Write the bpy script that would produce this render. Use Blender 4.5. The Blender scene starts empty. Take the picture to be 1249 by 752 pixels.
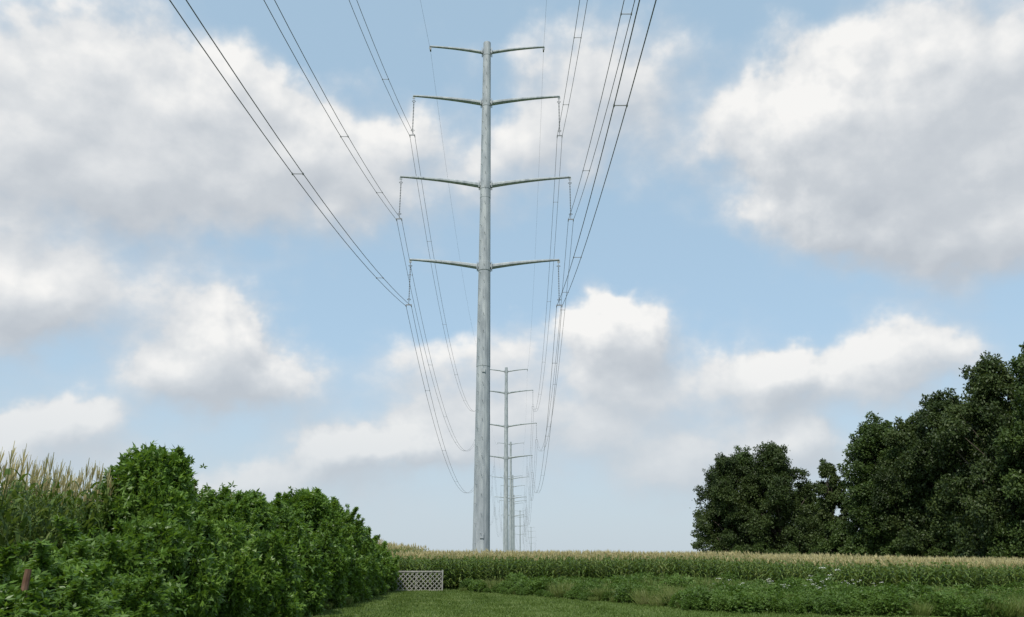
import bpy, math, random
import numpy as np
from mathutils import Vector, Matrix
R = math.radians
random.seed(7)
rng = np.random.default_rng(11)
scene = bpy.context.scene
scene.view_settings.view_transform = 'Standard'
scene.view_settings.look = 'None'
scene.view_settings.exposure = 0

# ------------------------------------------------------------ helpers
def link(o, parent=None):
    scene.collection.objects.link(o)
    if parent is not None:
        o.parent = parent
    return o

def empty(name, loc=(0, 0, 0)):
    e = bpy.data.objects.new(name, None)
    e.location = loc
    e.empty_display_size = 0.3
    return link(e)

def mesh_np(name, verts, faces, mats, midx=None, smooth=False):
    """verts (N,3); faces (M,4) int array of quads"""
    me = bpy.data.meshes.new(name)
    verts = np.asarray(verts, dtype=np.float32)
    faces = np.asarray(faces, dtype=np.int32)
    n, m = len(verts), len(faces)
    me.vertices.add(n)
    me.vertices.foreach_set('co', verts.ravel())
    me.loops.add(m * 4)
    me.loops.foreach_set('vertex_index', faces.ravel())
    me.polygons.add(m)
    me.polygons.foreach_set('loop_start', np.arange(0, m * 4, 4, dtype=np.int32))
    me.polygons.foreach_set('loop_total', np.full(m, 4, dtype=np.int32))
    for mt in mats:
        me.materials.append(mt)
    if midx is not None:
        me.polygons.foreach_set('material_index', np.asarray(midx, dtype=np.int32))
    me.polygons.foreach_set('use_smooth', np.full(m, bool(smooth)))
    me.update(calc_edges=True)
    return me

class MB:
    """quad mesh accumulator"""
    def __init__(s):
        s.v = []; s.f = []; s.m = []; s.n = 0
    def add(s, v, f, m=0):
        v = np.asarray(v, dtype=float).reshape(-1, 3)
        f = np.asarray(f, dtype=int).reshape(-1, 4)
        s.v.append(v); s.f.append(f + s.n); s.n += len(v)
        s.m.append(np.full(len(f), m) if np.isscalar(m) else np.asarray(m))
    def arrays(s):
        return np.vstack(s.v), np.vstack(s.f), np.concatenate(s.m)
    def mesh(s, name, mats, smooth=False):
        v, f, m = s.arrays()
        return mesh_np(name, v, f, mats, m, smooth)

def tube(mb, pts, radii, sides=6, mat=0, cap=True, squash=None):
    pts = np.asarray(pts, float)
    if np.isscalar(radii):
        radii = [radii] * len(pts)
    t = np.gradient(pts, axis=0)
    t /= np.linalg.norm(t, axis=1)[:, None] + 1e-9
    ref = np.array([0, 0, 1.0]) if abs(t[0][2]) < 0.9 else np.array([1.0, 0, 0])
    V = []
    for i, p in enumerate(pts):
        a = np.cross(t[i], ref); a /= np.linalg.norm(a) + 1e-9
        b = np.cross(a, t[i])
        for k in range(sides):
            an = 2 * math.pi * (k + .5) / sides
            V.append(p + radii[i] * (math.cos(an) * a + math.sin(an) * b))
    F = []
    for i in range(len(pts) - 1):
        for k in range(sides):
            k2 = (k + 1) % sides
            F.append((i * sides + k, i * sides + k2, (i + 1) * sides + k2, (i + 1) * sides + k))
    if cap and sides % 2 == 0:
        for base in (0, (len(pts) - 1) * sides):
            for k in range(0, sides // 2 - 1):
                F.append((base + k, base + k + 1, base + sides - 2 - k, base + sides - 1 - k))
    mb.add(V, F, mat)

def box(mb, c, s, mat=0, rot=None):
    x, y, z = [q / 2 for q in s]
    V = np.array([(-x, -y, -z), (x, -y, -z), (x, y, -z), (-x, y, -z), (-x, -y, z), (x, -y, z), (x, y, z), (-x, y, z)])
    if rot is not None:
        V = V @ np.array(rot.to_3x3()).T
    V = V + np.array(c)
    F = [(0, 3, 2, 1), (4, 5, 6, 7), (0, 1, 5, 4), (1, 2, 6, 5), (2, 3, 7, 6), (3, 0, 4, 7)]
    mb.add(V, F, mat)

def unit(a):
    return a / (np.linalg.norm(a, axis=-1, keepdims=True) + 1e-9)

def leaves(mb, base, axis, nrm, length, width, mat=0, fold=0.25):
    """rhombic folded leaves. all arrays (N,3)/(N,)"""
    N = len(base)
    axis = unit(axis)
    side = unit(np.cross(axis, nrm))
    up = np.cross(side, axis)
    L = np.asarray(length)[:, None]; W = np.asarray(width)[:, None]
    v0 = base
    v1 = base + axis * L * 0.42 + side * W * .5 - up * W * fold * .5
    v2 = base + axis * L - up * L * 0.12
    v3 = base + axis * L * 0.42 - side * W * .5 - up * W * fold * .5
    V = np.stack([v0, v1, v2, v3], 1).reshape(-1, 3)
    F = np.arange(N * 4).reshape(-1, 4)
    mb.add(V, F, mat)

# ------------------------------------------------------------ materials
def new_mat(name):
    m = bpy.data.materials.new(name)
    m.use_nodes = True
    nt = m.node_tree
    nt.nodes.clear()
    out = nt.nodes.new('ShaderNodeOutputMaterial')
    return m, nt, out

def ramp(nt, fac, stops):
    r = nt.nodes.new('ShaderNodeValToRGB')
    el = r.color_ramp.elements
    while len(el) < len(stops):
        el.new(0.5)
    for e, (p, c) in zip(el, stops):
        e.position = p
        e.color = (*c, 1)
    nt.links.new(fac, r.inputs['Fac'])
    return r.outputs['Color']

def leaf_mat(name, cols, trans=0.35, rough=0.5, spec=0.3, noise_scale=0.6):
    m, nt, out = new_mat(name)
    geo = nt.nodes.new('ShaderNodeNewGeometry')
    nz = nt.nodes.new('ShaderNodeTexNoise'); nz.inputs['Scale'].default_value = noise_scale
    nz.inputs['Detail'].default_value = 1
    nt.links.new(geo.outputs['Position'], nz.inputs['Vector'])
    ad = nt.nodes.new('ShaderNodeMath'); ad.operation = 'MULTIPLY_ADD'
    nt.links.new(geo.outputs['Random Per Island'], ad.inputs[0]); ad.inputs[1].default_value = 0.6
    sb = nt.nodes.new('ShaderNodeMath'); sb.operation = 'MULTIPLY_ADD'
    nt.links.new(nz.outputs['Fac'], sb.inputs[0]); sb.inputs[1].default_value = 1.2; sb.inputs[2].default_value = -0.4
    nt.links.new(sb.outputs[0], ad.inputs[2])
    n = len(cols)
    col = ramp(nt, ad.outputs[0], [(i / (n - 1), c) for i, c in enumerate(cols)])
    bs = nt.nodes.new('ShaderNodeBsdfPrincipled')
    nt.links.new(col, bs.inputs['Base Color'])
    bs.inputs['Roughness'].default_value = rough
    bs.inputs['Specular IOR Level'].default_value = spec
    tr = nt.nodes.new('ShaderNodeBsdfTranslucent')
    hs = nt.nodes.new('ShaderNodeHueSaturation'); hs.inputs['Hue'].default_value = 0.485
    hs.inputs['Saturation'].default_value = 1.1; hs.inputs['Value'].default_value = 1.3
    nt.links.new(col, hs.inputs['Color']); nt.links.new(hs.outputs[0], tr.inputs['Color'])
    mx = nt.nodes.new('ShaderNodeMixShader'); mx.inputs[0].default_value = trans
    nt.links.new(bs.outputs[0], mx.inputs[1]); nt.links.new(tr.outputs[0], mx.inputs[2])
    nt.links.new(mx.outputs[0], out.inputs['Surface'])
    return m

def noise_mat(name, stops, scale=3, detail=6, rough=0.8, metal=0.0, spec=0.4, bump=0.0, stretch=(1, 1, 1), coord='Object'):
    m, nt, out = new_mat(name)
    tc = nt.nodes.new('ShaderNodeTexCoord')
    mp = nt.nodes.new('ShaderNodeMapping'); mp.inputs['Scale'].default_value = stretch
    nt.links.new(tc.outputs[coord], mp.inputs['Vector'])
    nz = nt.nodes.new('ShaderNodeTexNoise'); nz.inputs['Scale'].default_value = scale
    nz.inputs['Detail'].default_value = detail
    nt.links.new(mp.outputs[0], nz.inputs['Vector'])
    col = ramp(nt, nz.outputs['Fac'], stops)
    bs = nt.nodes.new('ShaderNodeBsdfPrincipled')
    nt.links.new(col, bs.inputs['Base Color'])
    bs.inputs['Roughness'].default_value = rough
    bs.inputs['Metallic'].default_value = metal
    bs.inputs['Specular IOR Level'].default_value = spec
    if bump:
        b = nt.nodes.new('ShaderNodeBump'); b.inputs['Strength'].default_value = bump
        b.inputs['Distance'].default_value = 0.05
        nt.links.new(nz.outputs['Fac'], b.inputs['Height'])
        nt.links.new(b.outputs[0], bs.inputs['Normal'])
    nt.links.new(bs.outputs[0], out.inputs['Surface'])
    return m

M_steel = noise_mat('galvanised_steel', [(0.32, (.25, .28, .30)), (0.5, (.34, .37, .39)), (0.68, (.43, .46, .47))], scale=2.6, detail=9, rough=.6, metal=.05, spec=.35, stretch=(1, 1, .22))
M_cable = noise_mat('aluminium_cable', [(0.3, (.11, .11, .11)), (0.7, (.17, .17, .17))], scale=5, rough=.7, metal=.0)
M_insul = noise_mat('insulator_grey', [(0.3, (.16, .17, .18)), (0.7, (.26, .27, .29))], scale=8, rough=.5)
M_bark = noise_mat('bark', [(0.3, (.05, .04, .03)), (0.7, (.13, .11, .085))], scale=6, rough=.9, bump=.6, stretch=(1, 1, .2))
M_wood = noise_mat('weathered_grey_wood', [(0.3, (.20, .19, .17)), (0.7, (.36, .35, .32))], scale=7, rough=.85, stretch=(1, 1, .4))
M_post = noise_mat('rusty_post', [(0.3, (.10, .05, .03)), (0.7, (.2, .12, .08))], scale=9, rough=.9)
M_hedge = leaf_mat('shrub_leaf', [(.055, .105, .016), (.088, .165, .025), (.125, .225, .037), (.20, .315, .065)], trans=.38, rough=.42, spec=.4, noise_scale=.5)
M_tree = leaf_mat('tree_leaf', [(.024, .039, .011), (.038, .061, .016), (.058, .088, .023), (.088, .12, .036)], trans=.3, noise_scale=.18)
M_tree2 = leaf_mat('tree_leaf_light', [(.032, .052, .012), (.050, .084, .019), (.074, .117, .027), (.10, .148, .04)], trans=.3, noise_scale=.18)
M_corn = leaf_mat('corn_leaf', [(.06, .105, .02), (.09, .15, .03), (.125, .185, .042), (.19, .225, .075)], trans=.35, noise_scale=.8)
M_tassel = leaf_mat('corn_tassel', [(.35, .31, .13), (.45, .40, .19), (.53, .47, .25), (.60, .53, .32)], trans=.35, noise_scale=1)
M_weed = leaf_mat('weed_leaf', [(.045, .085, .015), (.07, .13, .022), (.10, .175, .032), (.15, .225, .055)], trans=.35, noise_scale=.6)
M_grassb = leaf_mat('lawn_blade', [(.065, .105, .02), (.09, .14, .028), (.12, .175, .04), (.17, .215, .07)], trans=.3, noise_scale=.5)
M_dry = leaf_mat('tall_grass_blade', [(.09, .14, .03), (.13, .18, .042), (.18, .215, .065), (.28, .28, .13)], trans=.3, noise_scale=.8)
M_flower = leaf_mat('white_petal', [(.6, .6, .52), (.7, .7, .62), (.75, .75, .68), (.8, .8, .75)], trans=.2, noise_scale=1)
M_stem = noise_mat('green_stem', [(0.3, (.07, .10, .03)), (0.7, (.13, .16, .05))], scale=5, rough=.7)

# ------------------------------------------------------------ terrain
def sstep(a, b, x):
    t = np.clip((x - a) / (b - a), 0, 1)
    return t * t * (3 - 2 * t)
def gz(x, y):
    x = np.asarray(x, float); y = np.asarray(y, float)
    z = 0.55 * (1 - sstep(-11.5, -8.8, x)) * (1 - sstep(90, 160, y))
    z = z - 0.5 * sstep(2, 42, x)
    return z

def axis_pts(lim, fine, step):
    a = list(np.arange(-fine, fine + .01, step))
    x = fine; d = step
    while x < lim:
        d *= 1.4; x += d; a += [x, -x]
    return np.array(sorted(a))
gx = axis_pts(5000, 60, 1.0); gy = axis_pts(5000, 90, 1.5)
XX, YY = np.meshgrid(gx, gy)
ZZ = gz(XX, YY)
nx, ny = len(gx), len(gy)
idx = np.arange(nx * ny).reshape(ny, nx)
F = np.stack([idx[:-1, :-1], idx[:-1, 1:], idx[1:, 1:], idx[1:, :-1]], -1).reshape(-1, 4)

m, nt, out = new_mat('ground_grass_and_soil')
geo = nt.nodes.new('ShaderNodeNewGeometry')
n1 = nt.nodes.new('ShaderNodeTexNoise'); n1.inputs['Scale'].default_value = .35; n1.inputs['Detail'].default_value = 8
n2 = nt.nodes.new('ShaderNodeTexNoise'); n2.inputs['Scale'].default_value = 9; n2.inputs['Detail'].default_value = 6
for n in (n1, n2): nt.links.new(geo.outputs['Position'], n.inputs['Vector'])
c1 = ramp(nt, n1.outputs['Fac'], [(.3, (.07, .11, .023)), (.55, (.095, .145, .03)), (.75, (.14, .175, .05))])
c2 = ramp(nt, n2.outputs['Fac'], [(.3, (.55, .55, .55)), (.7, (1.1, 1.1, 1.05))])
mx = nt.nodes.new('ShaderNodeMix'); mx.data_type = 'RGBA'; mx.blend_type = 'MULTIPLY'; mx.inputs[0].default_value = 1
nt.links.new(c1, mx.inputs[6]); nt.links.new(c2, mx.inputs[7])
bs = nt.nodes.new('ShaderNodeBsdfPrincipled'); bs.inputs['Roughness'].default_value = .95
bs.inputs['Specular IOR Level'].default_value = .1
nt.links.new(mx.outputs[2], bs.inputs['Base Color'])
nt.links.new(bs.outputs[0], out.inputs['Surface'])
M_ground = m
link(bpy.data.objects.new('ground', mesh_np('ground', np.stack([XX, YY, ZZ], -1).reshape(-1, 3), F, [M_ground], smooth=True)))

def lawn():
    mb = MB()
    N = 110000
    y = rng.uniform(24, 52, N); x = rng.uniform(-10, 14, N)
    z = gz(x, y)
    base = np.stack([x, y, z - .01], 1)
    ax = np.stack([rng.normal(0, .45, N), rng.normal(0, .45, N), np.ones(N)], 1)
    nr = rng.normal(0, 1, (N, 3))
    lane = np.sign(np.sin((x + .12 * y) * 3.4))
    ax[:, 1] += lane * .16
    L = rng.uniform(.05, .10, N)
    clump = np.sin(x * 2.1 + np.sin(y * 1.3)) * np.sin(y * 1.7 + np.sin(x * .9))
    L *= 1 + .5 * np.clip(clump, 0, 1)
    leaves(mb, base, ax, nr, L, L * .32, 0, .1)
    link(bpy.data.objects.new('mown_lawn_grass', mb.mesh('mown_lawn_grass', [M_grassb])))
lawn()

# ------------------------------------------------------------ transmission poles
ARMS = [(48.9, 49.6, 5.6, False), (43.2, 44.0, 7.0, True), (34.5, 35.4, 7.85, True), (26.5, 27.2, 6.65, True)]
INS = 4.25
def pole_meshes():
    d = {}
    mb = MB()
    def rad(z): return .72 + (.33 - .72) * z / 50
    tube(mb, [(0, 0, z) for z in np.linspace(0, 18, 10)], [rad(z) for z in np.linspace(0, 18, 10)], sides=16)
    tube(mb, [(0, 0, z) for z in np.linspace(17.4, 34, 9)], [rad(z) + .02 for z in np.linspace(17.4, 34, 9)], sides=16)
    tube(mb, [(0, 0, z) for z in np.linspace(33.2, 50, 9)], [rad(z) + .035 for z in np.linspace(33.2, 50, 9)], sides=16)
    tube(mb, [(0, 0, -.5), (0, 0, .35)], [1.0, 1.0], sides=16)
    d['shaft'] = mb.mesh('pole_shaft', [M_steel])
    mb = MB()
    for k in range(60):
        z = 3 + k * .76
        s = 1 if k % 2 else -1
        an = R(250 + 18 * s)
        p = np.array([math.cos(an), math.sin(an), 0])
        tube(mb, [p * (rad(z) - .05) + (0, 0, z), p * (rad(z) + .17) + (0, 0, z), p * (rad(z) + .18) + (0, 0, z + .05)], .02, sides=4)
    box(mb, (.05, -rad(17) - .05, 17.0), (.28, .03, .35)); box(mb, (.05, -rad(3.5) - .04, 3.6), (.3, .03, .4))
    d['step_bolts'] = mb.mesh('pole_step_bolts', [M_steel])
    mb = MB()
    for (zp, zt, hl, ins) in ARMS:
        tube(mb, [(0, 0, zp - .4), (0, 0, zp + .36)], [rad(zp) + .06] * 2, sides=16)
        for s in (-1, 1):
            r0 = rad(zp)
            pts = []; rs = []
            for i in range(9):
                t = i / 8
                x = s * (r0 * .7 + (hl - r0 * .7) * t)
                z = zp + (zt - zp) * (.55 * t + .45 * (1 - (1 - t) ** 2.2))
                pts.append((x, 0, z)); rs.append((.25 if ins else .18) * (1 - t) + .095 * t)
            tube(mb, pts, rs, sides=8)
            box(mb, (s * (r0 + .13), 0, zp + .04), (.07, .66, .66))
            box(mb, (s * (hl - .06), 0, zt - .16), (.24, .05, .26))
    d['crossarms'] = mb.mesh('pole_crossarms', [M_steel])
    mb = MB()
    for (zp, zt, hl, ins) in ARMS:
        if not ins:
            for s in (-1, 1):
                box(mb, (s * (hl - .08), 0, zt - .42), (.12, .35, .14))
            continue
        for s in (-1, 1):
            x = s * (hl - .08)
            tube(mb, [(x, 0, zt - .25), (x, 0, zt - INS)], .024, sides=6)
            zz = zt - .75
            while zz > zt - INS + .55:
                tube(mb, [(x, 0, zz), (x, 0, zz - .035), (x, 0, zz - .05)], [.03, .07, .03], sides=8, cap=False)
                zz -= .16
            for zc in (zt - .6, zt - INS + .5):
                ring = [(x + .15 * math.cos(a), .15 * math.sin(a), zc) for a in np.linspace(0, 2 * math.pi, 13)]
                tube(mb, ring, .022, sides=4, cap=False)
            box(mb, (x, 0, zt - INS), (.52, .04, .1))
            for q in (-.23, .23):
                box(mb, (x + q, 0, zt - INS - .1), (.06, .36, .1))
    d['insulator_strings'] = mb.mesh('pole_insulators', [M_insul])
    return d
PM = pole_meshes()
POLES = [(-3.4, -69.8, 0), (-2.44, 64.3, 0), (-1.5, 198.5, 0), (-.56, 332.0, 0), (.4, 466.0, 0), (1.5, 610.0, 0), (8, 800.0, 0), (28, 1187.0, 0)]
for i, (px, py, a) in enumerate(POLES):
    e = empty('transmission_pole', (px, py, float(gz(px, py))))
    e.rotation_euler[2] = R(.4)
    for nme, me in PM.items():
        link(bpy.data.objects.new(nme, me), e)

# ------------------------------------------------------------ conductors
e_lines = empty('overhead_power_lines')
def span(p, q, sag, n=40):
    t = np.linspace(0, 1, n)[:, None]
    pts = np.array(p) * (1 - t) + np.array(q) * t
    pts[:, 2] -= sag * 4 * (t * (1 - t))[:, 0]
    return pts
mbl = MB(); mbs = MB()
SAG_BACK = [3.2, 9.6, 8.0, 6.9]
for i in range(len(POLES) - 1):
    (ax, ay, _), (bx, by, _) = POLES[i], POLES[i + 1]
    za, zb = float(gz(ax, ay)), float(gz(bx, by))
    L = math.hypot(bx - ax, by - ay)
    for j, (zp, zt, hl, ins) in enumerate(ARMS):
        sag = SAG_BACK[j] if i == 0 else (6.0 if j == 0 else 9.7) * (L / 134)
        for s in (-1, 1):
            if not ins:
                p = span((ax + s * (hl - .08), ay, zt - .5 + za), (bx + s * (hl - .08), by, zt - .5 + zb), sag)
                tube(mbl, p, .010, sides=4, cap=False)
            else:
                for k in (-.23, .23):
                    p = span((ax + s * (hl - .08) + k, ay, zt - INS - .1 + za), (bx + s * (hl - .08) + k, by, zt - INS - .1 + zb), sag)
                    tube(mbl, p, .0185 if i < 2 else .021, sides=5, cap=False)
                if i < 3:
                    for tt in (.09, .24, .40, .56, .715, .865, .955):
                        tt += .03 * math.sin(j * 3 + s)
                        if tt > .97: continue
                        c = np.array((ax + s * (hl - .08), ay, zt - INS - .1 + za)) * (1 - tt) + np.array((bx + s * (hl - .08), by, zt - INS - .1 + zb)) * tt
                        c[2] -= sag * 4 * tt * (1 - tt)
                        tube(mbs, [c + (-.25, 0, 0), c + (.25, 0, 0)], .02, sides=4)
                        for k in (-.23, .23):
                            box(mbs, c + (k, 0, 0), (.05, .12, .07))
link(bpy.data.objects.new('conductors', mbl.mesh('conductors', [M_cable])), e_lines)
link(bpy.data.objects.new('bundle_spacers', mbs.mesh('bundle_spacers', [M_insul])), e_lines)

# ------------------------------------------------------------ right-hand trees
def make_tree(seed, h, r, nleaf, mat, low=.04, lobes=44, leaf=(.18, .33), sharp=1.0):
    g = np.random.default_rng(seed)
    mt = MB()
    tp = [(0, 0, -.3)]
    for k in range(1, 7):
        tp.append((g.normal(0, .12) * k * .5, g.normal(0, .12) * k * .5, h * .8 * k / 6))
    tr = [h * .022 * (1 - .82 * k / 6) for k in range(7)]
    tr[0] *= 1.4
    tube(mt, tp, tr, sides=8)
    ml = MB()
    cs = []
    for k in range(lobes):
        t = (k + g.uniform(0, 1)) / lobes
        zc = h * (low + (0.94 - low) * t)
        pr = r * math.sin(math.pi * min(1, .20 + .78 * t ** sharp)) ** .55
        lr = r * g.uniform(.22, .44) * (1 - .35 * t)
        an = k * 2.39996 + g.uniform(-.5, .5)
        rad_ = max(0, pr - lr) * g.choice([g.uniform(.85, 1.15), g.uniform(.2, .8)], p=[.7, .3])
        c = np.array([math.cos(an) * rad_, math.sin(an) * rad_, min(zc, h - lr * .7)])
        cs.append((c, lr))
        j = min(5, max(1, int(t * 6 * .75)))
        p0 = np.array(tp[j]); midp = (p0 + c) / 2 + (0, 0, .4)
        tube(mt, [p0, midp, c], [tr[j] * .4, tr[j] * .25, .03], sides=5)
    sub = []
    for c, lr in cs:
        for q in range(13):
            d = unit(g.normal(0, 1, 3) + (0, 0, .15))
            sub.append((c + d * lr * g.uniform(.6, 1.2) * (1, 1, .85), lr * g.uniform(.16, .38)))
        sub.append((c, lr * .75))
    C0 = np.array([c for c, _ in sub]); R0 = np.array([x for _, x in sub])
    w = R0 ** 2; w /= w.sum()
    pick = g.choice(len(sub), nleaf, p=w)
    d = unit(g.normal(0, 1, (nleaf, 3)))
    rr = R0[pick] * (1.15 - .7 * g.random(nleaf) ** 1.3)
    stray = g.random(nleaf) < .08
    rr[stray] *= g.uniform(1.1, 1.8, stray.sum())
    P = C0[pick] + d * rr[:, None] * np.array([1, 1, .75])
    P[:, 2] = np.maximum(P[:, 2], .15)
    ax = unit(d * .6 + g.normal(0, .7, (nleaf, 3)) + (0, 0, -.15))
    nr = unit(d * .8 + g.normal(0, .45, (nleaf, 3)) + (0, 0, .6))
    L = g.uniform(leaf[0], leaf[1], nleaf)
    leaves(ml, P, ax, nr, L, L * .66, 0, .3)
    return mt.mesh('trunk_%d' % seed, [M_bark], True), ml.mesh('crown_%d' % seed, [mat])

TV = [make_tree(1, 18, 6.0, 90000, M_tree), make_tree(2, 18, 6.4, 90000, M_tree, lobes=52), make_tree(3, 18, 5.8, 84000, M_tree2, lobes=40, sharp=.8),
      make_tree(4, 15, 3.2, 34000, M_tree, lobes=34, sharp=.55), make_tree(5, 6, 3.2, 22000, M_tree2, low=.05, lobes=18)]
def put_tree(name, v, x, y, h, w=1.0, rz=0):
    base_h = [18, 18, 18, 15, 6][v]
    e = empty(name, (x, y, float(gz(x, y))))
    s = h / base_h
    e.scale = (s * w, s * w, s); e.rotation_euler[2] = rz
    link(bpy.data.objects.new('trunk', TV[v][0]), e)
    link(bpy.data.objects.new('crown', TV[v][1]), e)
for (v, x, y, h, w, rz) in [
    (0, 30.6, 112, 17.0, .95, .3), (1, 36.6, 110, 18.0, 1.0, 1.9), (2, 33.6, 115, 18.0, 1.0, 2.9), (3, 42.4, 106, 15.6, 1.0, 0),
    (2, 43, 118, 13, 1.2, 2.2), (2, 46.6, 99, 20.0, 1.05, 4.0), (0, 47.8, 93, 19.2, .9, 3.3), (0, 49.3, 88, 21.2, .9, 2.6),
    (1, 50.2, 80, 22.6, .85, 5.0), (2, 50.9, 72, 23.2, .85, .8), (0, 56, 95, 21, 1.1, 1.1), (1, 52, 106, 18, 1.1, 3.1),
    (2, 60, 84, 21, 1.0, 5.1), (0, 56, 62, 24, 1.0, 4.1), (0, 54.5, 76, 22.5, .9, 2.1), (1, 61, 100, 20, 1.1, .4)]:
    put_tree('deciduous_tree', v, x, y, h, w, rz)
for (x, y, h) in [(39.5, 104, 5), (41.5, 101, 6), (44.5, 98, 5.5), (45, 93, 5), (47, 88, 5.5), (46.5, 82, 5), (47.5, 76, 6), (49, 69, 6), (33, 107, 4.5), (28, 110, 3.6), (36, 105, 4), (30, 108, 4)]:
    put_tree('understory_shrub', 4, x, y, h, 1, x * 1.7)

# ------------------------------------------------------------ left hedge shrubs (compound leaf sprigs)
def sprigs(ml, P, D, g, size, nl=7, mat=0):
    N = len(P)
    D = unit(D)
    a = unit(np.cross(D, g.normal(0, 1, (N, 3))))
    b = np.cross(D, a)
    sz = size * g.uniform(.7, 1.25, N)
    for k in range(nl):
        an = (k / (nl - 1) - .5) * 3.6
        ax = D * math.cos(an) * .8 + a * math.sin(an) + g.normal(0, .18, (N, 3)) + np.array([0, 0, -.35])
        nr = b + np.array([0, 0, .8]) + g.normal(0, .2, (N, 3))
        L = sz * g.uniform(.8, 1.1, N) * (1 - .25 * abs(an) / 1.8)
        leaves(ml, P, ax, nr, L, L * .36, mat, .3)

def make_shrub(seed, h, r, nsp, size=.17, lobes=26, shoots=16):
    g = np.random.default_rng(seed)
    mt = MB(); ml = MB()
    cs = []
    for k in range(lobes):
        t = (k + g.random()) / lobes
        zc = h * (.06 + .84 * t)
        pr = r * (1 - .15 * t) * math.sqrt(max(0, 1 - max(0, (t - .45) / .6) ** 2))
        lr = r * g.uniform(.17, .34)
        an = k * 2.39996 + g.uniform(-.4, .4)
        q = max(0, pr - lr * .8) * g.uniform(.65, 1.2)
        c = np.array([math.cos(an) * q, math.sin(an) * q, min(zc, h - lr * .9 - .12)])
        cs.append((c, lr))
        root = np.array([g.normal(0, .15), g.normal(0, .15), -.1])
        tube(mt, [root, root * .5 + c * .5 + (0, 0, .2), c + (0, 0, lr * .5)], [.035, .022, .008], sides=5)
    w = np.array([lr ** 2 for _, lr in cs]); w /= w.sum()
    pick = g.choice(len(cs), nsp, p=w)
    C = np.array([c for c, _ in cs])[pick]; LR = np.array([lr for _, lr in cs])[pick]
    d = unit(g.normal(0, 1, (nsp, 3)) + (0, 0, .25))
    rr = LR * (1.1 - .6 * g.random(nsp) ** 1.4)
    st = g.random(nsp) < .1
    rr[st] *= g.uniform(1.1, 1.6, st.sum())
    P = C + d * rr[:, None]
    P[:, 2] = np.maximum(P[:, 2], .1)
    sprigs(ml, P, d * .7 + g.normal(0, .35, (nsp, 3)) + (0, 0, .3), g, size)
    # upright leafy shoots breaking the outline
    for k in range(shoots):
        c, lr = cs[g.integers(len(cs) // 3, len(cs))]
        out_ = unit(np.array([c[0], c[1], 0.0]) + 1e-3)
        b0 = c + out_ * lr * .5 + (0, 0, lr * .5)
        ln = g.uniform(.35, .75)
        dr = unit(out_ * g.uniform(.1, .45) + (g.normal(0, .15), g.normal(0, .15), 1.0))
        tip = b0 + dr * ln
        tube(mt, [b0, b0 * .5 + tip * .5, tip], [.012, .008, .004], sides=3, cap=False)
        n = 34
        tt = g.random(n) ** .8
        PP = b0 + dr * ln * tt[:, None]
        an = g.uniform(0, 6.28, n)
        DD = np.stack([np.cos(an), np.sin(an), .5 + tt], 1)
        sprigs(ml, PP, DD, g, size * .95)
    return mt.mesh('stems_%d' % seed, [M_stem], True), ml.mesh('foliage_%d' % seed, [M_hedge])
SV = [make_shrub(21, 4.4, 1.7, 7000, size=.18, lobes=40, shoots=22), make_shrub(22, 4.4, 1.9, 7400, size=.18, lobes=46, shoots=26), make_shrub(23, 2.6, 1.4, 4000, size=.17, lobes=30, shoots=14)]
def put_shrub(v, x, y, h, w=1.0, rz=0):
    bh = [4.4, 4.4, 2.6][v]
    e = empty('leafy_shrub', (x, y, float(gz(x, y))))
    s = (h - .15 - float(gz(x, y))) / bh
    e.scale = (w, w, s); e.rotation_euler[2] = rz
    link(bpy.data.objects.new('stems', SV[v][0]), e)
    link(bpy.data.objects.new('foliage', SV[v][1]), e)
for k, (v, x, y, h, w) in enumerate([
    (0, -8.3, 18.0, 4.35, .85), (1, -8.4, 21.6, 3.7, .85), (0, -8.4, 25.2, 3.95, .9), (1, -8.5, 28.6, 3.85, .95),
    (0, -8.5, 32.8, 4.65, 1.05), (1, -8.5, 37.3, 4.4, 1.05), (0, -8.4, 41.5, 3.7, .95), (2, -8.0, 45.5, 2.9, 1.1),
    (2, -7.9, 48.2, 2.4, .9), (2, -7.4, 14.6, 2.3, .9), (2, -7.2, 12.6, 1.9, .9), (2, -7.1, 10.6, 1.85, .85), (2, -7.2, 16.6, 2.7, .9),
    (2, -7.3, 19.6, 2.8, .9), (2, -7.4, 23.4, 2.7, 1.0), (2, -7.4, 27, 2.6, 1.0), (2, -7.6, 31, 2.9, 1.0), (2, -7.7, 35, 2.8, 1.0),
    (2, -7.8, 39, 2.6, 1.0), (2, -8.0, 43, 2.3, 1.0), (1, -9.9, 23, 3.5, .9), (1, -10.0, 30.5, 4.0, 1.0), (0, -10.2, 35, 4.3, 1.0), (2, -9.4, 45, 3.1, 1.2),
    (2, -6.6, 13.6, 1.65, .75), (2, -6.3, 11.4, 1.45, .75)]):
    put_shrub(v, x, y, h, w, k * 1.3)

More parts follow.
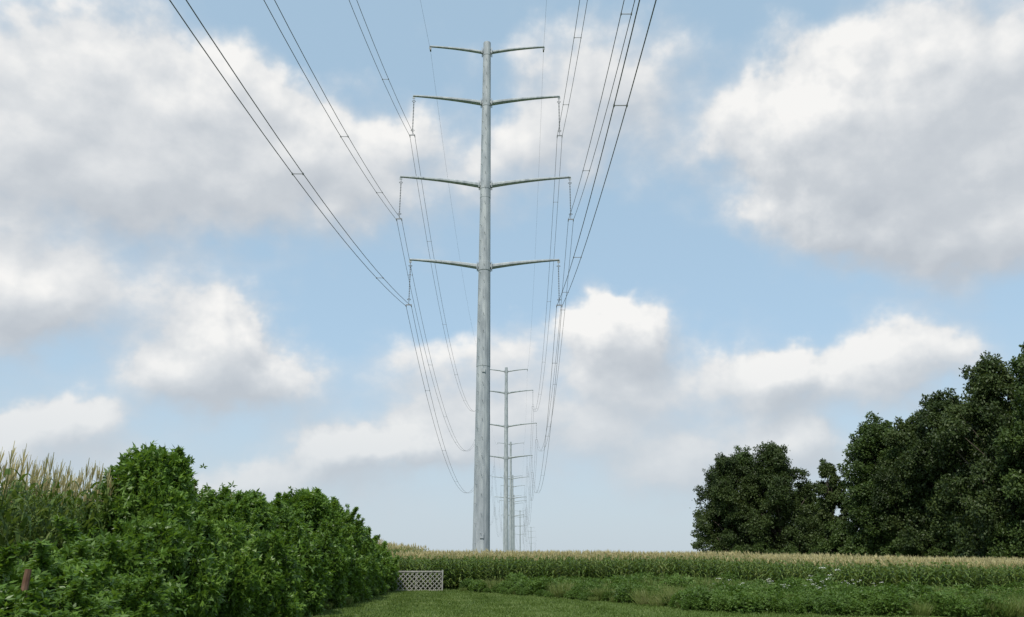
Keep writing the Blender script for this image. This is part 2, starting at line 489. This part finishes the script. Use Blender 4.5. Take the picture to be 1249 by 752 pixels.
# ------------------------------------------------------------ corn
def corn_plant(g, h):
    mb = MB()
    lean = g.normal(0, .04, 2)
    def sp(z): return np.array([lean[0] * z, lean[1] * z, z])
    tube(mb, [sp(0), sp(h * .5), sp(h * .86)], [.016, .013, .008], sides=3, mat=0, cap=False)
    nl = 13
    az0 = g.uniform(0, 6.28)
    for k in range(nl):
        z = h * (.10 + .72 * k / (nl - 1))
        az = az0 + math.pi * k + g.normal(0, .35)
        d = np.array([math.cos(az), math.sin(az), 0]); s = np.array([-math.sin(az), math.cos(az), 0])
        L = g.uniform(.6, .9) * (1 if k < nl - 3 else .65)
        up = g.uniform(.9, 1.35)
        V = []
        n = 5
        for i in range(n):
            t = i / (n - 1)
            p = sp(z) + d * L * (t * .85) + np.array([0, 0, L * (up * t * .75 - 1.25 * t * t * up * .66)])
            wd = .048 * (1 - t ** 2.2) + .004
            V += [p - s * wd + (0, 0, .012), p + s * wd + (0, 0, .012)]
        Fq = [(2 * i, 2 * i + 1, 2 * i + 3, 2 * i + 2) for i in range(n - 1)]
        mb.add(V, Fq, 0)
    top = sp(h * .84)
    for k in range(9):
        az = g.uniform(0, 6.28); sp_ = .0 if k == 0 else g.uniform(.2, .55)
        d = np.array([math.cos(az) * sp_, math.sin(az) * sp_, 1.0]); d /= np.linalg.norm(d)
        L = h * .15 if k == 0 else g.uniform(.18, .27)
        s = np.array([-math.sin(az), math.cos(az), 0]) * .013
        b = top + (0, 0, .05 + .02 * (k % 4))
        e = b + d * L * .6; t = b + d * L + np.array([d[0], d[1], -.3]) * L * .15
        mb.add([b - s * .5, b + s * .5, e + s, e - s], [(0, 1, 2, 3)], 1)
        mb.add([e - s, e + s, t + s * .5, t - s * .5], [(0, 1, 2, 3)], 1)
    return mb.arrays()
gc = np.random.default_rng(5)
CP = [corn_plant(gc, 2.35) for _ in range(10)]
def corn_patch(name, wx, rows, seed, dx=.19, dy=.76):
    g = np.random.default_rng(seed)
    mb = MB()
    for r_ in range(rows):
        x = 0
        while x < wx:
            v, f, m_ = CP[g.integers(len(CP))]
            a = g.uniform(0, 6.28); sc = g.uniform(.88, 1.06)
            ca, sa = math.cos(a), math.sin(a)
            vv = v * sc
            vv = np.stack([vv[:, 0] * ca - vv[:, 1] * sa, vv[:, 0] * sa + vv[:, 1] * ca, vv[:, 2]], 1)
            mb.add(vv + (x + g.normal(0, .03), r_ * dy + g.normal(0, .04), 0), f, m_)
            x += dx * g.uniform(.8, 1.3)
    return mb.mesh(name, [M_corn, M_tassel])
PA = [corn_patch('corn_rows_%d' % i, 8, 4, 40 + i) for i in range(3)]
e_corn = empty('corn_field')
def put_patch(x, y, z, sz, rz=0, i=0, w=1.0):
    o = bpy.data.objects.new('corn_rows', PA[i % 3])
    link(o, e_corn)
    o.location = (x, y, z); o.scale = (1, w, sz); o.rotation_euler[2] = rz
k = 0
for row in range(9):
    y = 50.6 + row * 3.04
    for x in np.arange(-40, 84, 8.0):
        if row > 5 and (x < -20): continue
        f = min(1.03, .96 + row * .02)
        if x > 12: f -= .03 * (1 - row / 9)
        xx = x + random.uniform(-.5, .5)
        put_patch(xx, y, float(gz(xx + 4, y)), f * random.uniform(.97, 1.03), 0, k); k += 1
# the field edge steps toward the camera further right
for row in range(3):
    for x in np.arange(13 + row * 1.5, 60, 8.0):
        y = 47.5 - row * 3.04
        put_patch(x, y, float(gz(x + 4, y)), (.93 - .03 * row) * random.uniform(.97, 1.03), 0, k); k += 1
for row in range(4):
    for x in np.arange(-50, 100, 8.0):
        y = 84 + row * 14
        if x > 20 and y > 95: continue
        put_patch(x, y, float(gz(x + 4, y)), 1.0, 0, k); k += 1
for cx in range(5):
    for yy in np.arange(8, 50, 8.0):
        x = -8.7 - cx * 1.9
        put_patch(x, yy + (cx % 2) * .1, .45, (1.34 if yy < 30 else 1.1) + .03 * cx, R(90), k, .62); k += 1

# ------------------------------------------------------------ lattice fence
mb = MB()
W_, H_ = 3.15, 1.12
def slat_clip(c, ang):
    dx, dz = math.cos(ang), math.sin(ang)
    t0, t1 = -99, 99
    for (p, d, lo, hi) in ((c[0], dx, -W_ / 2 + .05, W_ / 2 - .05), (c[1], dz, .08, H_ - .05)):
        a, b = (lo - p) / d, (hi - p) / d
        t0 = max(t0, min(a, b)); t1 = min(t1, max(a, b))
    return t0, t1
for lay, ang in ((0, R(45)), (1, R(135))):
    s = -W_ - 1
    while s < W_ + 1:
        c = (s, H_ / 2)
        t0, t1 = slat_clip(c, ang)
        if t1 - t0 > .06:
            tm = (t0 + t1) / 2
            rot = Matrix.Rotation(-ang, 4, 'Y')
            box(mb, (c[0] + math.cos(ang) * tm, .012 * (1 if lay else -1), c[1] + math.sin(ang) * tm), (t1 - t0, .012, .045), 0, rot)
        s += .27
box(mb, (0, 0, H_), (W_ + .1, .08, .08)); box(mb, (0, 0, .05), (W_, .06, .07))
for x in (-W_ / 2, 0.0, W_ / 2):
    box(mb, (x, .045 if x == 0 else 0, H_ / 2 + .02), (.08, .05 if x == 0 else .09, H_ - .12 if x == 0 else H_ + .14))
o = bpy.data.objects.new('lattice_fence', mb.mesh('lattice_fence', [M_wood])); link(o)
o.location = (-5.75, 49.2, -.02); o.rotation_euler[2] = R(3)

for (x, y, h) in ((-6.3, 10.6, 1.6),):
    mb = MB(); tube(mb, [(0, 0, -.2), (.02, 0, h * .6), (.03, .01, h)], [.05, .045, .04], sides=8)
    o = bpy.data.objects.new('fence_post', mb.mesh('fence_post', [M_post])); link(o); o.location = (x, y, 0)

# ------------------------------------------------------------ weed border
def make_weed(seed, kind):
    g = np.random.default_rng(seed); ml = MB()
    if kind == 'leafy':
        n = 420
        d = unit(g.normal(0, 1, (n, 3)) * (1, 1, .7) + (0, 0, .4))
        P = d * (.62 * (1 - .5 * g.random((n, 1)) ** 1.5)) * (1, 1, 1.05) + (0, 0, .32)
        P[:, 2] = np.maximum(P[:, 2], .03)
        sprigs(ml, P, d + g.normal(0, .4, (n, 3)), g, .15, nl=5)
        for k in range(9):
            a = g.uniform(0, 6.28); q = g.uniform(.1, .5)
            tube(ml, [(0, 0, 0), (math.cos(a) * q * .6, math.sin(a) * q * .6, .5), (math.cos(a) * q, math.sin(a) * q, .9)], [.01, .008, .004], sides=3, cap=False)
    elif kind == 'grass':
        n = 460
        a = g.uniform(0, 6.28, n); q = g.random(n) ** .5 * .5
        P = np.stack([np.cos(a) * q, np.sin(a) * q, np.zeros(n)], 1)
        ax = np.stack([np.cos(a) * .35, np.sin(a) * .35, np.ones(n)], 1) + g.normal(0, .15, (n, 3))
        L = g.uniform(.45, 1.05, n)
        leaves(ml, P, ax, g.normal(0, 1, (n, 3)), L, np.full(n, .022), 1)
        m2 = 30
        P2 = P[:m2] + unit(ax[:m2]) * L[:m2, None] * .95
        leaves(ml, P2, ax[:m2], g.normal(0, 1, (m2, 3)), np.full(m2, .16), np.full(m2, .03), 1)
    else:
        for k in range(9):
            a = g.uniform(0, 6.28); q = g.uniform(.05, .6); hh = g.uniform(.6, 1.1)
            top = np.array([math.cos(a) * q, math.sin(a) * q, hh])
            tube(ml, [top * (.3, .3, 0), top * (.8, .8, .6), top], [.006, .005, .003], sides=3, cap=False, mat=0)
            n = 16
            aa = g.uniform(0, 6.28, n); qq = g.random(n) ** .5 * .05
            P = top + np.stack([np.cos(aa) * qq, np.sin(aa) * qq, .02 - qq * .3 + g.normal(0, .008, n)], 1)
            ax = np.stack([np.cos(aa), np.sin(aa), g.normal(.2, .5, n)], 1)
            leaves(ml, P, ax, np.tile((0, 0, 1.0), (n, 1)) + g.normal(0, .5, (n, 3)), np.full(n, .028), np.full(n, .026), 2, 0)
        n = 330
        d = unit(g.normal(0, 1, (n, 3)) + (0, 0, .4))
        P = d * (.55, .55, .5) * (1 - .5 * g.random((n, 1))) + (0, 0, .35)
        sprigs(ml, P, d, g, .11, nl=5)
    return ml.mesh('%s_%d' % (kind, seed), [M_weed, M_dry, M_flower])
WL = [make_weed(60 + i, 'leafy') for i in range(3)]
WG = [make_weed(70 + i, 'grass') for i in range(2)]
WF = [make_weed(80 + i, 'flower') for i in range(2)]
e_weed = empty('weed_border')
for t in range(6400):
    x = random.uniform(-4.2, 44); y = random.uniform(26, 50.2)
    yf = 48.6 - 1.9 * (x + 3) if x < 6.5 else 30.5 - 3.0 * min(1, (x - 6.5) / 8) + 1.0 * math.sin(x * .5)
    if y < yf + random.uniform(-.4, .5) or (x < -3 and y < 49): continue
    if x / y > .76: continue
    if x > 17 and y > 41: continue
    if random.random() > .42: continue
    patch = math.sin(x * .55 + 1.3) + math.sin(y * .8 + x * .21) * .7
    u = random.random()
    if patch > .2: me = random.choice(WL) if u < .9 else random.choice(WG)
    elif patch > -.5: me = random.choice(WL) if u < .72 else random.choice(WG)
    else: me = random.choice(WG) if u < .35 else random.choice(WL)
    s = random.uniform(.45, .9) * (.95 if y > 44 else .9)
    if 8.5 < x < 16 and 33 < y < 42 and random.random() < .2: me = random.choice(WF); s *= 1.2
    if random.random() < .08: s *= 1.45
    o = bpy.data.objects.new('weed_clump', me); link(o, e_weed)
    if x < 6.5 and y < yf + 1.5: s *= .6
    o.location = (x, y, float(gz(x, y))); o.scale = (s * 1.25, s * 1.25, s); o.rotation_euler[2] = random.uniform(0, 6.28)
for t in range(60):
    y = random.uniform(26, 48.5); x = -6.6 - (y - 26) * .03 + random.uniform(-.6, .15)
    o = bpy.data.objects.new('weed_clump', random.choice(WG + WL)); link(o, e_weed)
    s = random.uniform(.25, .5); o.location = (x, y, 0); o.scale = (s, s, s); o.rotation_euler[2] = t

# ------------------------------------------------------------ sky with cumulus
SUN_EL, SUN_AZ = R(54), R(-158)     # azimuth clockwise from +Y (view direction): behind, slightly left
w = bpy.data.worlds.new('World'); scene.world = w; w.use_nodes = True
nt = w.node_tree; nt.nodes.clear()
N_ = nt.nodes.new; Lk = nt.links.new
outw = N_('ShaderNodeOutputWorld')
sky = N_('ShaderNodeTexSky'); sky.sky_type = 'NISHITA'; sky.sun_disc = False
sky.sun_elevation = SUN_EL; sky.sun_rotation = SUN_AZ
sky.air_density = 1.0; sky.dust_density = 1.0; sky.ozone_density = 1.2
bg = N_('ShaderNodeBackground'); bg.inputs['Strength'].default_value = .15
Lk(sky.outputs[0], bg.inputs['Color'])

grp = bpy.data.node_groups.new('cloud_density', 'ShaderNodeTree')
grp.interface.new_socket('Vector', in_out='INPUT', socket_type='NodeSocketVector')
grp.interface.new_socket('Density', in_out='OUTPUT', socket_type='NodeSocketFloat')
gN = grp.nodes.new; gL = grp.links.new
gi = gN('NodeGroupInput'); go = gN('NodeGroupOutput')
def gm(op, a, b=None, c=None):
    n = gN('ShaderNodeMath'); n.operation = op
    for i, q in enumerate((a, b, c)):
        if q is None: continue
        if isinstance(q, (int, float)): n.inputs[i].default_value = q
        else: gL(q, n.inputs[i])
    return n.outputs[0]
nw = gN('ShaderNodeTexNoise'); nw.inputs['Scale'].default_value = .24; nw.inputs['Detail'].default_value = 4; nw.inputs['Roughness'].default_value = .56
gL(gi.outputs[0], nw.inputs['Vector'])
vs = gN('ShaderNodeVectorMath'); vs.operation = 'SUBTRACT'; gL(nw.outputs['Color'], vs.inputs[0]); vs.inputs[1].default_value = (.5, .5, .5)
vm = gN('ShaderNodeVectorMath'); vm.operation = 'MULTIPLY_ADD'; gL(vs.outputs[0], vm.inputs[0]); vm.inputs[1].default_value = (5.5, 4.5, 0); gL(gi.outputs[0], vm.inputs[2])
warped = vm.outputs[0]
# (azimuth, elevation, r_az, r_el, amplitude)
BL = [(23, 29, 6.5, 4.2, 1.15), (32, 29.5, 9.5, 6.5, 1.3), (25.5, 24.3, 7, 3.4, 1.0), (33, 20.5, 8, 3.6, 1.0),
      (7, 34.5, 9.5, 5.4, .8), (3, 29, 9, 3.4, .55), (-32, 30, 11, 6, .85), (-21, 29.0, 10.5, 5.4, .82), (-11.0, 27.2, 8, 4.4, .66), (-33, 23.4, 13, 3.8, .85),
      (-34.8, 15.6, 3.9, 3.4, 1.2), (-28.5, 17.0, 5.5, 2.8, .66), (-20.8, 15.5, 3.6, 2.7, 1.3), (-24.5, 12.2, 4.2, 2.2, .95), (-18.0, 12.4, 4.2, 2.3, .9),
      (-29.6, 8.6, 3.6, 1.8, 1.05), (-34.5, 6.6, 3.6, 2, 1.0), (7.8, 16.6, 4.2, 2.9, 1.25), (-3, 14.0, 9, 3.6, .68), (12.8, 12.8, 6.5, 2.8, .7), (2, 9.6, 14, 2.8, .72),
      (27.4, 12.8, 4.6, 2.5, 1.25), (19.6, 12.0, 3.4, 1.8, .95), (-7, 7.9, 5.2, 1.6, 1.1), (-13, 8, 3, 1.5, .9), (15, 6, 11, 2.6, .85), (20.3, 8.6, 2.6, 1.6, .95), (-20, 4.8, 14, 2.4, .8),
      (-60, 25, 14, 9, 1), (60, 25, 16, 9, 1), (0, 62, 60, 9, .6), (180, 28, 70, 10, .8)]
acc = None
for (a, e_, ra, re, am) in BL:
    q = gN('ShaderNodeVectorMath'); q.operation = 'MULTIPLY_ADD'; gL(warped, q.inputs[0]); q.inputs[1].default_value = (1 / ra, 1 / re, 0); q.inputs[2].default_value = (-a / ra, -e_ / re, 0)
    d = gN('ShaderNodeVectorMath'); d.operation = 'DOT_PRODUCT'; gL(q.outputs[0], d.inputs[0]); gL(q.outputs[0], d.inputs[1])
    ex = gm('POWER', .3679, d.outputs['Value'])
    acc = gm('MULTIPLY_ADD', ex, am, acc if acc is not None else 0.0)
nf = gN('ShaderNodeTexNoise'); nf.inputs['Scale'].default_value = .19; nf.inputs['Detail'].default_value = 6; nf.inputs['Roughness'].default_value = .5
sc_ = gN('ShaderNodeVectorMath'); sc_.operation = 'MULTIPLY'; gL(gi.outputs[0], sc_.inputs[0]); sc_.inputs[1].default_value = (1, 1.35, 1)
gL(sc_.outputs[0], nf.inputs['Vector'])
nn = gm('MULTIPLY', gm('SUBTRACT', nf.outputs['Fac'], .5), 1.15)
gL(gm('ADD', acc, nn), go.inputs[0])

def wm(op, a, b=None, c=None):
    n = N_('ShaderNodeMath'); n.operation = op
    for i, q in enumerate((a, b, c)):
        if q is None: continue
        if isinstance(q, (int, float)): n.inputs[i].default_value = q
        else: Lk(q, n.inputs[i])
    return n.outputs[0]
def mr(v, a, b, c=0.0, d=1.0, smooth=True):
    n = N_('ShaderNodeMapRange'); n.interpolation_type = 'SMOOTHSTEP' if smooth else 'LINEAR'
    Lk(v, n.inputs['Value'])
    for k_, q in zip(('From Min', 'From Max', 'To Min', 'To Max'), (a, b, c, d)): n.inputs[k_].default_value = q
    return n.outputs['Result']
tc = N_('ShaderNodeTexCoord'); sx = N_('ShaderNodeSeparateXYZ'); Lk(tc.outputs['Generated'], sx.inputs[0])
az = wm('MULTIPLY', wm('ARCTAN2', sx.outputs[0], sx.outputs[1]), 180 / math.pi)
el = wm('MULTIPLY', wm('ARCSINE', sx.outputs[2]), 180 / math.pi)
cb = N_('ShaderNodeCombineXYZ'); Lk(az, cb.inputs[0]); Lk(el, cb.inputs[1])
def dens(off):
    a = N_('ShaderNodeVectorMath'); a.operation = 'ADD'; Lk(cb.outputs[0], a.inputs[0]); a.inputs[1].default_value = off
    g = N_('ShaderNodeGroup'); g.node_tree = grp; Lk(a.outputs[0], g.inputs[0]); return g.outputs[0]
d0 = dens((0, 0, 0)); d1 = dens((-.8, 1.8, 0))
dd = wm('SUBTRACT', d0, d1)
edge_hi = mr(dd, -.15, .40, .96, .72)
lo = wm('SUBTRACT', 1.05, edge_hi)
a_lin = wm('DIVIDE', wm('SUBTRACT', d0, lo), wm('SUBTRACT', edge_hi, lo))
alpha = mr(a_lin, 0.0, 1.0)
thick = mr(d0, .8, 2.0, .0, .12, False)
sh = wm('SUBTRACT', wm('MULTIPLY_ADD', dd, .80, .50), thick)  # sunlit tops and shaded bases painted into the cloud colour from density difference
rp = N_('ShaderNodeValToRGB'); Lk(sh, rp.inputs[0])
el_ = rp.color_ramp.elements
el_[0].position = 0.05; el_[0].color = (.51, .55, .60, 1)
el_[1].position = .90; el_[1].color = (.94, .93, .91, 1)
for p_, c_ in ((.35, (.595, .63, .67)), (.6, (.73, .75, .77))):
    e0 = el_.new(p_); e0.color = (*c_, 1)
cbg = N_('ShaderNodeBackground'); Lk(rp.outputs[0], cbg.inputs['Color']); cbg.inputs['Strength'].default_value = 1.0
hz0 = N_('ShaderNodeBackground'); hz0.inputs['Color'].default_value = (.48, .67, .82, 1)
m0 = N_('ShaderNodeMixShader'); m0.inputs[0].default_value = .68; Lk(bg.outputs[0], m0.inputs[1]); Lk(hz0.outputs[0], m0.inputs[2])
m1 = N_('ShaderNodeMixShader'); Lk(wm('MULTIPLY', alpha, .97), m1.inputs[0]); Lk(m0.outputs[0], m1.inputs[1]); Lk(cbg.outputs[0], m1.inputs[2])
hz = N_('ShaderNodeBackground'); hz.inputs['Color'].default_value = (.56, .63, .69, 1); hz.inputs['Strength'].default_value = 1
hf = mr(el, -1, 17, .80, 0.0)
m2 = N_('ShaderNodeMixShader'); Lk(hf, m2.inputs[0]); Lk(m1.outputs[0], m2.inputs[1]); Lk(hz.outputs[0], m2.inputs[2])
Lk(m2.outputs[0], outw.inputs['Surface'])
try:
    w.cycles.sampling_method = 'NONE'
except Exception as ex_: print(ex_)

# ------------------------------------------------------------ sun
sd = bpy.data.lights.new('sun', 'SUN'); sd.energy = 3.9; sd.angle = R(.5); sd.color = (1, .95, .87)
so = bpy.data.objects.new('sun', sd); link(so)
dirv = Vector((math.sin(SUN_AZ) * math.cos(SUN_EL), math.cos(SUN_AZ) * math.cos(SUN_EL), math.sin(SUN_EL)))
so.rotation_euler = dirv.to_track_quat('Z', 'Y').to_euler(); so.location = (0, 0, 80)

# ------------------------------------------------------------ camera
cd = bpy.data.cameras.new('camera'); cd.sensor_width = 36; cd.lens = 36 * 946 / 1249; cd.clip_end = 12000; cd.clip_start = .1
co = bpy.data.objects.new('camera', cd); link(co)
co.location = (0, 0, 1.7); co.rotation_euler = (R(90 + 18.03), 0, 0)
scene.camera = co
